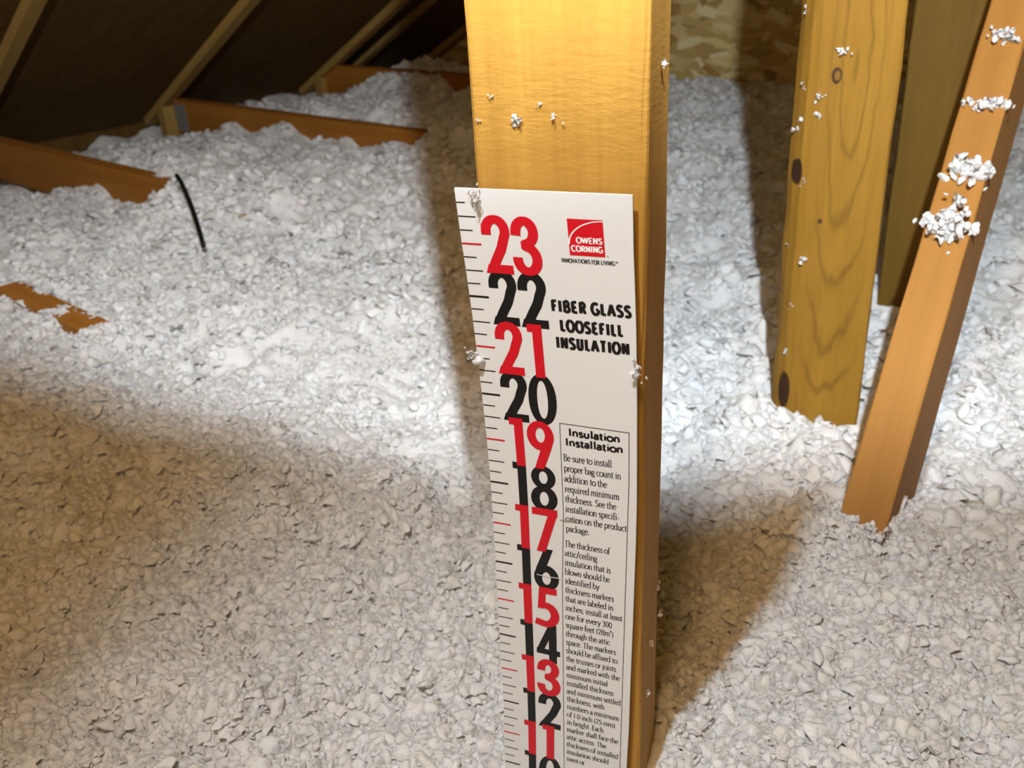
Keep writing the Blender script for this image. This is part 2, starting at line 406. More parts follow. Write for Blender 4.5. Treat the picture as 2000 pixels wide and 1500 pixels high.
def grid_axis(a, b, s0, centre, grow):
    out = [centre]; 
    x = centre
    while x < b: x += s0 + grow * abs(x - centre); out.append(x)
    x = centre
    while x > a: x -= s0 + grow * abs(x - centre); out.insert(0, x)
    return np.array(out)
gt = grid_axis(-104, 150, 0.20, -8, 0.0045)
gn = grid_axis(-40, 93.6, 0.18, 2, 0.0055)
TT, NN_ = np.meshgrid(gt, gn)
GX = TT * TD[0] + NN_ * ND[0]; GY = TT * TD[1] + NN_ * ND[1]
GZ = surf(GX, GY)
def big_mesh(name, V, T, tint, mat, smooth=True):
    """V (n,3) inches, T (m,3) triangles or (m,4) quads, tint (n,3)"""
    me = bpy.data.meshes.new(name); k = T.shape[1]
    me.vertices.add(len(V)); me.vertices.foreach_set('co', (V * K).astype(np.float32).ravel())
    me.loops.add(T.size); me.loops.foreach_set('vertex_index', T.astype(np.int32).ravel())
    me.polygons.add(len(T)); me.polygons.foreach_set('loop_start', (np.arange(len(T)) * k).astype(np.int32))
    me.polygons.foreach_set('loop_total', np.full(len(T), k, np.int32))
    if smooth: me.polygons.foreach_set('use_smooth', np.ones(len(T), bool))
    a = me.color_attributes.new('tint', 'FLOAT_COLOR', 'POINT')
    a.data.foreach_set('color', np.concatenate([tint, np.ones((len(V), 1))], 1).astype(np.float32).ravel())
    me.materials.append(mat); me.update(calc_edges=True); me.validate()
    o = bpy.data.objects.new(name, me); COL.objects.link(o)
    return o
ny, nx = GX.shape
idx = np.arange(ny * nx).reshape(ny, nx)
Q = np.stack([idx[:-1, :-1], idx[:-1, 1:], idx[1:, 1:], idx[1:, :-1]], -1).reshape(-1, 4)
GV = np.stack([GX.ravel(), GY.ravel(), GZ.ravel()], -1)

# flakes: small crumpled, flattened lumps
def ico(sub):
    bm = bmesh.new(); bmesh.ops.create_icosphere(bm, subdivisions=sub, radius=1.0)
    V = np.array([v.co[:] for v in bm.verts]); T = np.array([[v.index for v in f.verts] for f in bm.faces]); bm.free()
    return V, T
def flake_variants(sub, count, seed, rough=0.55):
    V, T = ico(sub); out = []
    for i in range(count):
        s = seed + i * 11.3
        d = 1 + rough * vnoise(V[:, 0] * 1.3 + s, V[:, 1] * 1.3, V[:, 2] * 1.3 + s) + 0.38 * rough * vnoise(V[:, 0] * 3.1 + s, V[:, 1] * 3.1 + s, V[:, 2] * 3.1)
        W = V * d[:, None] * np.array([1, 0.72, 0.42])
        W[:, 2] += 0.25 * (W[:, 0] ** 2) * (1 if i % 3 else -0.6) + 0.2 * W[:, 0] * W[:, 1]
        out.append(W)
    return out, T
def rotmats(a, b, c):
    ca, sa, cb, sb, cc, sc = np.cos(a), np.sin(a), np.cos(b), np.sin(b), np.cos(c), np.sin(c)
    R = np.empty((len(a), 3, 3))
    R[:, 0, 0] = ca * cb; R[:, 0, 1] = ca * sb * sc - sa * cc; R[:, 0, 2] = ca * sb * cc + sa * sc
    R[:, 1, 0] = sa * cb; R[:, 1, 1] = sa * sb * sc + ca * cc; R[:, 1, 2] = sa * sb * cc - ca * sc
    R[:, 2, 0] = -sb; R[:, 2, 1] = cb * sc; R[:, 2, 2] = cb * cc
    return R
def tints(n):
    base = np.tile([0.93, 0.925, 0.92], (n, 1)) * rng.uniform(0.90, 1.04, (n, 1))
    k = rng.random(n)
    base[k < 0.10] *= [1.0, 0.955, 0.965]       # faint pink
    base[(k > 0.10) & (k < 0.22)] *= [0.96, 0.99, 1.02]
    base[(k > 0.22) & (k < 0.34)] *= [1.0, 0.98, 0.93]
    return np.clip(base, 0, 0.96)
def scatter(P, S, variants, T, tilt):
    n = len(P); R = rotmats(rng.uniform(0, 2 * np.pi, n), rng.normal(0, tilt, n), rng.normal(0, tilt, n))
    which = rng.integers(0, len(variants), n); nv = len(variants[0])
    V = np.empty((n, nv, 3)); 
    for k, W in enumerate(variants):
        m = which == k
        V[m] = np.einsum('nij,vj->nvi', R[m], W) * S[m][:, None, None] + P[m][:, None, :]
    TT_ = (T[None] + (np.arange(n) * nv)[:, None, None]).reshape(-1, 3)
    tn_ = np.repeat(tints(n), nv, 0)
    return V.reshape(-1, 3), TT_, tn_
FOOT = [(0.1, 3.4, 0.0, 1.95), (-0.3, 3.3, -0.15, 0.25), (3.6, 7.3, 20.9, 22.6), (7.55, 11.2, 33.3, 35.1)]
def free(x, y):
    ok = np.ones(len(x), bool)
    for a, b, c, d in FOOT: ok &= ~((x > a - .1) & (x < b + .1) & (y > c - .15) & (y < d + .1))
    return ok
def region(n, x0, x1, y0, y1):
    x = rng.uniform(x0, x1, n); y = rng.uniform(y0, y1, n); m = free(x, y); return x[m], y[m]
def sheet_variants(rings, count, seed):
    """thin crumpled flakes with ragged outlines"""
    V = [(0, 0)]; ringi = [[0]]
    for r in range(1, rings + 1):
        ids = []
        for k in range(6 * r):
            a = 2 * math.pi * k / (6 * r); ids.append(len(V)); V.append((r / rings * math.cos(a), r / rings * math.sin(a)))
        ringi.append(ids)
    T = []
    for r in range(1, rings + 1):
        o_, i_ = ringi[r], ringi[r - 1]; no, ni = len(o_), len(i_); a = b = 0
        while a < no or b < ni * (ni > 1):
            if ni == 1 or (a < no and (a + .5) / no <= (b + .5) / ni or b >= ni): T.append((i_[b % ni], o_[a % no], o_[(a + 1) % no])); a += 1
            else: T.append((i_[b % ni], o_[a % no], i_[(b + 1) % ni])); b += 1
    V = np.array(V); T = np.array(T); out = []
    r = np.hypot(V[:, 0], V[:, 1]); th = np.arctan2(V[:, 1], V[:, 0])
    for i in range(count):
        q = seed + i * 7.31
        rag = 1 + 0.38 * vnoise(np.cos(th) * 2.2 + q, np.sin(th) * 2.2, q) + 0.16 * vnoise(np.cos(th) * 5 + q, np.sin(th) * 5, q)
        x_ = V[:, 0] * rag; y_ = V[:, 1] * rag * (0.55 + 0.35 * ((i * 0.37) % 1))
        z_ = 0.55 * vnoise(x_ * 1.6 + q, y_ * 1.6, q + 3) + 0.22 * vnoise(x_ * 4 + q, y_ * 4, q) - 0.28 * r ** 2
        if i % 8 < 7:      # soft puffs
            z_ = 0.85 * (1 - r ** 2) + 0.30 * vnoise(x_ * 1.9 + q, y_ * 1.9, q + 3) + 0.16 * vnoise(x_ * 4.5 + q, y_ * 4.5, q) - 0.42
        out.append(np.stack([x_, y_, z_], -1))
    return out, T
v2, t2 = flake_variants(2, 16, 40.0)
v1, t1 = flake_variants(1, 16, 90.0, 0.6)
s3, u3 = sheet_variants(3, 24, 5.0)
s2, u2_ = sheet_variants(2, 24, 300.0)
parts = []
def lay(x, y, mean, sig, variants, T, tilt, lo=-.1, hi=.3):
    S = np.minimum(rng.lognormal(math.log(mean), sig, len(x)), mean * 1.9); z = surf(x, y) + S * rng.uniform(lo, hi, len(x))
    parts.append(scatter(np.stack([x, y, z], -1), S, variants, T, tilt))
lay(*region(12000, -16, 17, -5, 13), 0.20, 0.40, s3, u3, 0.28, -.1, .2)
lay(*region(7000, -16, 17, -5, 13), 0.085, 0.30, s2, u2_, 0.5, .1, .8)
lay(*region(2600, -16, 17, -5, 13), 0.19, 0.35, v2, t2, 0.5, -.3, .15)
lay(*region(6000, -34, -13, -4, 18), 0.22, 0.36, s2, u2_, 0.3, -.1, .2)
lay(*region(16000, -38, 26, -2, 34), 0.23, 0.38, s2, u2_, 0.3, -.1, .2)
lay(*region(1800, -38, 26, -2, 34), 0.17, 0.3, v1, t1, 0.6)
# farther floor, in truss axes
def far_region(n_, t0, t1_, n0, n1):
    t_ = rng.uniform(t0, t1_, n_); m_ = rng.uniform(n0, n1, n_)
    x = t_ * TD[0] + m_ * ND[0]; y = t_ * TD[1] + m_ * ND[1]
    kk = free(x, y) & (x < 24 + 0.25 * y)
    for cn, ce in ((23.0, -49), (46.5, -44), (70.5, -62)): kk &= ~((m_ > cn - .25) & (m_ < cn + 1.7) & (t_ < ce) & (surf(x, y) < 11.9))
    return x[kk], y[kk]
lay(*far_region(25000, -102, 40, 16, 93), 0.40, 0.38, s2, u2_, 0.32, -.1, .2)
lay(*far_region(3000, -102, 40, 16, 93), 0.30, 0.3, v1, t1, 0.6)
lay(*far_region(6500, -80, -28, -4, 24), 0.28, 0.34, s2, u2_, 0.6)
off = 0; AV, AT, AC = [], [], []
for V, T, c in parts: AV.append(V); AT.append(T + off); AC.append(c); off += len(V)
quad_tri = np.concatenate([Q[:, [0, 1, 2]], Q[:, [0, 2, 3]]]) + off
AV.append(GV); AT.append(quad_tri); AC.append(np.tile([0.90, 0.89, 0.88], (len(GV), 1)))
ins = big_mesh('loose_fill_insulation', np.concatenate(AV), np.concatenate(AT), np.concatenate(AC), M_fluff)
tag(ins, 'fluffy white loose fill insulation covering the attic floor', 'insulation', None, 'stuff')

# ------------------------------------------------------------------ tufts clinging to timber and card
def tuft(name, pos, size, n, label, seed, group=None, normal=(0, -1, 0), cat='insulation tuft', big=0.28, flat=0.3):
    global rng
    keep = rng; rng = np.random.default_rng(seed)
    nv = Vector(normal).normalized(); z_ = Vector((0, 0, 1)); a = z_.cross(nv).normalized(); b = nv.cross(a)
    q = rng.normal(0, 0.42, (n, 3)) * np.array([size[0], size[1], 0])
    h = np.abs(rng.normal(0, flat, n)) * min(size)
    S = rng.lognormal(math.log(big * min(size)), 0.35, n)
    P = np.array([(np.array(a) * q[i, 0] + np.array(b) * q[i, 1] + np.array(nv) * (h[i] + 0.15 * S[i])) for i in range(n)])
    h2 = n // 3
    V, T, c = scatter(P[:h2], S[:h2] * 0.8, v2, t2, 1.0)
    V2, T2, c2 = scatter(P[h2:], S[h2:] * 1.15, s3, u3, 1.2)
    Vs, Ts = [V, V2], [T, T2 + len(V)]; off = len(V) + len(V2)
    for _ in range(max(1, n // 9)):          # curled wisps
        i = rng.integers(0, n); p = P[i]; L_ = min(size) * rng.uniform(.2, .42); d = np.array(a) * rng.normal() + np.array(b) * rng.normal() + np.array(nv) * abs(rng.normal()) * .6
        d /= np.linalg.norm(d); e = np.cross(d, np.array(nv)); cur = rng.normal(0, 1.6); pts = np.array([p + d * L_ * k / 5 + e * L_ * cur * (k / 5) ** 2 for k in range(6)])
        r_ = 0.05 * min(size) * np.array([1.3, 1.5, 1.2, 1, .7, .3]); ring = [np.array(nv) * math.cos(q_) + e * math.sin(q_) for q_ in (0, 2.09, 4.19)]
        W = np.array([pts[k] + ring[m] * r_[k] for k in range(6) for m in range(3)])
        F = np.array([[(k * 3 + m), k * 3 + (m + 1) % 3, k * 3 + 3 + m] for k in range(5) for m in range(3)] + [[k * 3 + (m + 1) % 3, k * 3 + 3 + (m + 1) % 3, k * 3 + 3 + m] for k in range(5) for m in range(3)])
        Vs.append(W); Ts.append(F + off); off += len(W)
    V = np.concatenate(Vs); T = np.concatenate(Ts); c = np.concatenate([c, c2, np.tile([.94, .93, .93], (off - len(c) - len(c2), 1))])
    o = big_mesh(name, V, T, c, M_fluff); o.location = Vector(pos) * K
    rng = keep
    return tag(o, label, cat, group)
def on_brace(d, across):      # point on the brace's front face, d inches along from B0
    return B0 + bd * d + xr * across
bn = -(bd.cross(xr)).normalized()
if bn.y > 0: bn = -bn
BLEN = (B1 - B0).length
def bfrac(f): return f * BLEN
tuft('insulation_tuft', on_brace(bfrac(.925), 0.05), (0.65, 0.36), 34, 'wispy white tuft near the top of the diagonal brace', 11, None, bn)
tuft('insulation_tuft', on_brace(bfrac(.785), 0.05), (0.85, 0.34), 46, 'white fluff band across the brace, second tuft from the top', 12, None, bn)
tuft('insulation_tuft', on_brace(bfrac(.655), 0.15), (0.9, 0.5), 48, 'slanting string of white fluff on the brace just above the largest clump', 13, None, bn)
tuft('insulation_tuft', on_brace(bfrac(.55), 0.0), (0.85, 0.85), 150, 'largest thick clump of white fluff wrapped on the diagonal brace', 14, None, bn, big=0.13)
tuft('insulation_tuft', on_brace(bfrac(0.0), 0.1), (0.62, 0.5), 50, 'heap of white fluff at the foot of the diagonal brace', 15, None, bn, big=0.3)
tuft('insulation_tuft', (0.27, -0.06, 23.78), (0.13, 0.42), 16, 'smear of white fluff on the top corner of the card over the tick marks', 16)
tuft('insulation_tuft', (-0.03, -0.03, 20.85), (0.17, 0.14), 16, 'small white tuft stuck to the card edge beside the red 21', 17)
tuft('insulation_tuft', (3.14, -0.04, 20.85), (0.15, 0.26), 18, 'white tuft stuck on the card edge beside the word INSULATION', 18)
tuft('insulation_tuft', (1.02, 0.19, 25.16), (0.13, 0.14), 12, 'largest white fleck on the front of the thick post', 19)
tuft('insulation_tuft', (1.70, 0.19, 25.2), (0.15, 0.08), 9, 'flat white fleck on the thick post right of the largest fleck', 20)
g = 'tiny flecks on the thick post'
for i, (a_, b_) in enumerate([(0.57, 25.51), (0.33, 25.11), (1.41, 25.39)]):
    tuft('insulation_tuft', (a_, 0.19, b_), (0.07, 0.07), 5, ['highest tiny white fleck on the thick post front, near its left edge', 'tiny white fleck on the thick post front closest to the left edge',
         'tiny white fleck on the thick post between the two larger flecks'][i], 30 + i, g)
g = 'flecks on the shaded side of the thick post'
for i, (yy, zz) in enumerate([(1.0, 25.9), (1.5, 14.9), (0.9, 13.8), (1.7, 14.0), (0.6, 12.6)]):
    tuft('insulation_tuft', (3.30 - 0.10 * max(0, (25.5 - zz) / 17), yy, zz), (0.12, 0.11), 7, ['topmost white fleck on the shaded side of the thick post', 'white fleck on the shaded post side level with the black 16 on the card',
         'white fleck low on the shaded post side nearest the card', 'white fleck on the far back edge of the thick post near the fluff', 'lowest white fleck on the shaded side of the thick post'][i], 40 + i, g, (1, 0, 0))
g = 'flecks on the knotty post'
KN = ['white fleck at the very top of the knotty post, on its rough edge', 'white fleck just above the small ring knot on the knotty post', 'white fleck on the rough edge level with the ring knot',
      'white fleck on the knotty post diagonally below the ring knot', 'upper of two flecks on the rough edge above the dark knot', 'lower of two flecks on the rough edge above the dark knot',
      'white fleck touching the upper dark knot on the knotty post', 'white fleck on the rough edge midway between the two dark knots', 'white fleck below the tiny nail mark on the knotty post',
      'small fleck on the rough edge well above the lowest dark knot', 'lowest white fleck, just above the long knot at the post foot', 'white fleck on the knotty post nearest its arched grain']
for i, (a_, b_) in enumerate([(3.96, 24.9), (5.24, 23.58), (4.1, 22.42), (4.53, 22.02), (4.07, 21.19), (3.89, 20.8), (4.29, 18.9), (3.95, 16.27), (4.45, 15.95), (4.22, 13.96), (4.23, 11.96), (4.6, 21.4)]):
    tuft('insulation_tuft', (a_, 21.0 + max(0, (4.45 - a_)) * 0.85, b_), (0.26, 0.20), 9, KN[i], 60 + i, g)

# ------------------------------------------------------------------ debris, cable, straw
def tube(name, pts, rad, mat, seg=8):
    V, F = [], []; pts = [Vector(p) for p in pts]
    for i, p in enumerate(pts):
        d = (pts[min(i + 1, len(pts) - 1)] - pts[max(i - 1, 0)]).normalized(); a = d.cross(Vector((0, 0.3, 1))).normalized(); b = d.cross(a)
        for k in range(seg):
            an = 2 * math.pi * k / seg; V.append(p + (a * math.cos(an) + b * math.sin(an)) * rad)
    for i in range(len(pts) - 1):
        for k in range(seg): F.append((i * seg + k, i * seg + (k + 1) % seg, (i + 1) * seg + (k + 1) % seg, (i + 1) * seg + k))
    F += [tuple(range(seg - 1, -1, -1)), tuple((len(pts) - 1) * seg + k for k in range(seg))]
    return mesh_obj(name, V, F, mat, None, True)
def ray(x, y): return np.array(fw) + np.array(r2) * (x - 1000) / FPX - np.array(u2) * (y - 750) / FPX
def surf_at(px, py, lift=0.0):
    """where a line of sight of the photograph meets the insulation surface"""
    d = ray(px, py); ss = np.arange(6.0, 141.0, 0.15)
    Pp = CAM[None] + d[None] * ss[:, None]
    hit = (Pp[:, 2] < 15.0) & (Pp[:, 2] > 4.0); Pp = Pp[hit]
    below = Pp[:, 2] < surf(Pp[:, 0], Pp[:, 1]) + lift
    return Pp[int(np.argmax(below))]
ca = surf_at(345, 342, 1.6); cb = surf_at(376, 400, 1.3); cc = surf_at(397, 480, 0.75)
def bez(a, b, c, n=14): return [tuple((1 - s) ** 2 * np.array(a) + 2 * s * (1 - s) * np.array(b) + s * s * np.array(c)) for s in np.linspace(0, 1, n)]
tag(tube('cable', bez(ca, cb + np.array([0, 0, .5]), cc), 0.16, M_cable), 'short bent black cable poking out of the insulation', 'cable')
sp = [(220, 1110), (505, 1133), (665, 1272), (555, 1210), (545, 1340), (130, 1090), (1340, 1140), (1420, 1185), (1385, 1270), (1490, 1370), (1515, 1385), (1660, 1382), (1580, 1280), (1610, 1285),
      (1450, 1471), (1830, 1262), (1430, 1220), (1330, 1464), (1765, 1060), (1820, 1165), (700, 1205), (790, 1240), (410, 985), (375, 850), (300, 1480), (1920, 1430), (1970, 1440), (1310, 1400), (1700, 1110), (1810, 1353)]
V, F = [], []
for (px_, py_) in sp:
    p = surf_at(px_, py_, 0.10); s = rng.uniform(0.025, 0.07); a = rng.uniform(0, 6.28); e = np.array([math.cos(a), math.sin(a), 0.2]) * s * 1.5; f_ = np.array([-math.sin(a), math.cos(a), .1]) * s * .6; g_ = np.array([0, 0, s * .5])
    b0 = len(V); V += [p + e, p + f_, p - e, p - f_, p + g_, p - g_]
    F += [(b0 + i, b0 + (i + 1) % 4, b0 + 4) for i in range(4)] + [(b0 + (i + 1) % 4, b0 + i, b0 + 5) for i in range(4)]
tag(mesh_obj('debris_specks', V, F, M_speck), 'dark crumbs of debris strewn over the near insulation', 'debris', None, 'stuff')
for i, (a_, b_, lab) in enumerate([((715, 1168), (765, 1192), 'thin dry straw lying on the fluff in the near foreground'), ((465, 424), (480, 418), 'tiny yellow wood splinter on the far fluff mound')]):
    A, Bp = surf_at(*a_, 0.15), surf_at(*b_, 0.15)
    tag(tube('straw', bez(A, (A + Bp) / 2 + np.array([0, 0, .05]), Bp, 5), 0.015 if i == 0 else 0.07, M_straw, 5), lab, 'straw')

# ------------------------------------------------------------------ the measuring card
zk = [9, 10, 11, 12, 13, 14, 15, 16, 17, 18, 19, 20, 20.5, 21, 21.5, 22, 22.5, 23, 23.5, 24.2]
dxk = [-.12, -.08, -.04, 0, .02, .04, .06, .08, .10, .11, .10, .07, .05, .03, .01, -.02, -.05, -.09, -.12, -.16]
CW0, CW1 = 3.06, 3.16
def card_w(z): return float(np.interp(z, [9, 11.3, 13.25, 15.1, 16.5, 19, 22.5, 24], [2.98, 2.97, 2.98, 3.0, 3.01, 3.03, 3.13, 3.19]))
def cmap(u, z, lift=0.0):
    return (u + float(np.interp(z, zk, dxk)), -lift, z)
ZS = np.linspace(4.0, 24.0, 61); NU = 8; V, F = [], []
for side, yy in ((0, 0.0), (1, 0.05)):
    for z in ZS:
        for j in range(NU + 1):
            u = card_w(z) * j / NU; p = cmap(u, z); zt = z
            V.append((p[0], yy, zt))
nz = len(ZS); W_ = NU + 1
for k in range(nz - 1):
    for j in range(NU):
        a = k * W_ + j; F.append((a, a + 1, a + W_ + 1, a + W_)); a += nz * W_; F.append((a, a + W_, a + W_ + 1, a + 1))
    for j, s in ((0, 1), (NU, -1)):
        a = k * W_ + j; b = a + nz * W_; F.append((a, a + W_, b + W_, b) if s > 0 else (a, b, b + W_, a + W_))
for k, s in ((0, -1), (nz - 1, 1)):
    for j in range(NU):
        a = k * W_ + j; b = a + nz * W_; F.append((a, a + 1, b + 1, b) if s > 0 else (a, b, b + 1, a + 1))
card = mesh_obj('measuring_card', V, F, M_card)
tag(card, 'white printed depth card with red and black inch numerals on the post', 'measuring card')

class Ink:
    """flat print: polygons in card inches (u, z)"""
    def __init__(s): s.V = []; s.F = []; s.L = []; s.k = 0
    def next(s, n): s.L += [s.k % 5] * n; s.k += 1
    def poly(s, pts):
        b = len(s.V); s.V += list(pts); s.F.append(tuple(range(b, b + len(pts)))); s.next(len(pts))
    def strip(s, A, B, closed=False):
        b = len(s.V); n = len(A); s.V += list(A) + list(B)
        for i in range(n if closed else n - 1):
            j = (i + 1) % n; s.F.append((b + i, b + j, b + n + j, b + n + i))
        s.next(2 * n)
    def stroke(s, pts, wv, wh=None, closed=False):
        if wh is None: wh = wv
        if not closed:
            for i in range(1, len(pts) - 1):      # break the line at sharp corners
                e1 = (pts[i][0] - pts[i - 1][0], pts[i][1] - pts[i - 1][1]); e2 = (pts[i + 1][0] - pts[i][0], pts[i + 1][1] - pts[i][1])
                l1, l2 = math.hypot(*e1), math.hypot(*e2)
                if l1 > 1e-6 and l2 > 1e-6 and (e1[0] * e2[0] + e1[1] * e2[1]) / (l1 * l2) < 0.55:
                    s.stroke(pts[:i + 1], wv, wh); s.stroke(pts[i:], wv, wh); return
        n = len(pts); A, B = [], []
        for i in range(n):
            if closed: p, q = pts[i - 1], pts[(i + 1) % n]
            else: p, q = pts[max(i - 1, 0)], pts[min(i + 1, n - 1)]
            dx, dy = q[0] - p[0], q[1] - p[1]; l = math.hypot(dx, dy) or 1e-9; dx /= l; dy /= l
            m = 1.0
            if 0 < i < n - 1 or closed:
                e1 = (pts[i][0] - pts[i - 1][0], pts[i][1] - pts[i - 1][1]); l1 = math.hypot(*e1) or 1e-9
                m = min(1.6, 1 / max(0.3, abs((e1[0] * dx + e1[1] * dy) / l1)))
            wd = (wh + (wv - wh) * abs(dy)) * 0.5 * m
            A.append((pts[i][0] - dy * wd, pts[i][1] + dx * wd)); B.append((pts[i][0] + dy * wd, pts[i][1] - dx * wd))
        s.strip(A, B, closed)
    def ring(s, cx, cyy, rx, ry, wx, wy, n=28, e=2.0):
        def pt(a, x, y):
            c, t = math.cos(a), math.sin(a)
            return (cx + x * math.copysign(abs(c) ** (2 / e), c), cyy + y * math.copysign(abs(t) ** (2 / e), t))
        an = [2 * math.pi * i / n for i in range(n)]
        s.strip([pt(a, rx, ry) for a in an], [pt(a, rx - wx, ry - wy) for a in an], True)
    def build(s, name, mat, parent, lift, tf=None, label=None):
        V = []
        for (u, z), k in zip(s.V, s.L):
            V.append(cmap(u, z, lift + 0.0007 * k))
        F = []
        for f in s.F:           # face the viewer (towards -y)
            if len(f) >= 3:
                ar = sum(V[f[i]][0] * V[f[(i + 1) % len(f)]][2] - V[f[(i + 1) % len(f)]][0] * V[f[i]][2] for i in range(len(f)))
                F.append(f if ar > 0 else f[::-1])
        o = mesh_obj(name, V, F, mat, parent)
        if label: o['label'] = label
        return o

def arc(cx, cyy, rx, ry, a0, a1, n=12):
    return [(cx + rx * math.cos(math.radians(a0 + (a1 - a0) * i / n)), cyy + ry * math.sin(math.radians(a0 + (a1 - a0) * i / n))) for i in range(n + 1)]

# big condensed numerals, drawn in a box 0.54 wide and 1.06 high
DH = 1.07
def digit(ink, ch, ox, oz):
    w_, h_, s = 0.54, DH, 0.185
    P = lambda pts: [(ox + a, oz + b) for a, b in pts]
    if ch == '1':
        ink.poly(P([(0.10, 0), (0.285, 0), (0.285, h_), (0.10, h_)])); ink.poly(P([(0, h_ - .15), (0.11, h_ - .15), (0.11, h_), (0, h_)]))
    elif ch == '2':
        th = arc(.27, h_ - .285, .27 - s / 2, .285 - .075, 180, -35, 18)
        ink.stroke(P([(s / 2, h_ - .36)] + th + [(.345, .46), (.23, .26), (.135, .08)]), s, .15)
        ink.poly(P([(0, 0), (w_ - .01, 0), (w_ - .01, .165), (.06, .165)]))
    elif ch == '3':
        ink.stroke(P([(s / 2 - .005, h_ - .34)] + arc(.255, h_ - .28, .255 - s / 2, .28 - .075, 170, -70, 16) + [(.22, h_ - .505)]), s, .15)
        ink.stroke(P([(.22, h_ - .52)] + arc(.262, .30, .275 - s / 2, .30 - .075, 80, -172, 18) + [(s / 2 - .01, .33)]), s, .15)
        ink.poly(P([(.17, h_ - .58), (.33, h_ - .58), (.33, h_ - .44), (.17, h_ - .44)]))
    elif ch == '4':
        ink.poly(P([(.285, 0), (.465, 0), (.465, h_), (.285, h_)]))
        ink.poly(P([(0, .215), (w_, .215), (w_, .365), (0, .365)]))
        ink.stroke(P([(.075, .30), (.36, h_ - .04)]), .15, .15)
    elif ch == '5':
        ink.poly(P([(.10, h_ - .165), (.49, h_ - .165), (.49, h_), (.10, h_)]))
        ink.poly(P([(.055, .48), (.225, .56), (.255, h_), (.10, h_)]))
        ink.stroke(P([(.10, .565)] + arc(.225, .335, .31 - s / 2, .335 - .08, 100, -108, 18) + [(.0, .13)]), s + .01, .16)
    elif ch in '69':
        fl = (lambda pts: P([(w_ - a, h_ - b) for a, b in pts])) if ch == '9' else P
        n = 28; an = [2 * math.pi * i / n for i in range(n)]
        ink.strip(fl([(.27 + .275 * math.cos(a), .325 + .325 * math.sin(a)) for a in an]), fl([(.27 + .095 * math.cos(a), .31 + .165 * math.sin(a)) for a in an]), True)
        ink.poly(fl([(0.0, .36), (.09, .36), (.13, .46), (.28, .63), (.425, h_), (.235, h_), (.05, .56)]))
    elif ch == '7':
        ink.poly(P([(0, h_ - .165), (w_, h_ - .165), (w_, h_), (0, h_)]))
        ink.poly(P([(.075, 0), (.265, 0), (w_, h_ - .10), (w_ - .2, h_ - .15)]))
    elif ch == '8':
        ink.ring(ox + .275, oz + h_ - .27, .255, .27, .165, .125); ink.ring(ox + .275, oz + .305, .28, .305, .185, .14)
    elif ch == '0':
        ink.ring(ox + .275, oz + h_ / 2, .28, h_ / 2, .175, .135, 36, 2.15)

for num in range(10, 24):
    ink = Ink(); s = str(num); z0 = num - DH / 2 + 0.015
    if s[0] == '1': digit(ink, '1', 0.51, z0)
    else: digit(ink, '2', 0.41, z0)
    x2 = 0.97 if s[0] == '2' else 0.87
    if s[1] == '1': x2 += 0.09
    digit(ink, s[1], x2, z0)
    ink.build('numeral', M_black if num % 2 == 0 else M_red, card, 0.003 if num % 2 == 0 else 0.007, None, '%s number %d' % ('black' if num % 2 == 0 else 'red', num))
for q in range(38, 96):
    z = q / 4; ink = Ink()
    if q % 4 == 0: ln, th = 0.385, (0.040 if (q // 4) % 2 == 0 else 0.034)
    elif q % 2 == 0: ln, th = 0.34, 0.022
    else: ln, th = (0.25 if q < 95 else 0.17), 0.022
    ink.poly([(0.004, z - th / 2), (ln, z - th / 2), (ln, z + th / 2), (0.004, z + th / 2)])
    ink.build('tick_mark', M_red if q % 8 == 4 else M_black, card, 0.004)

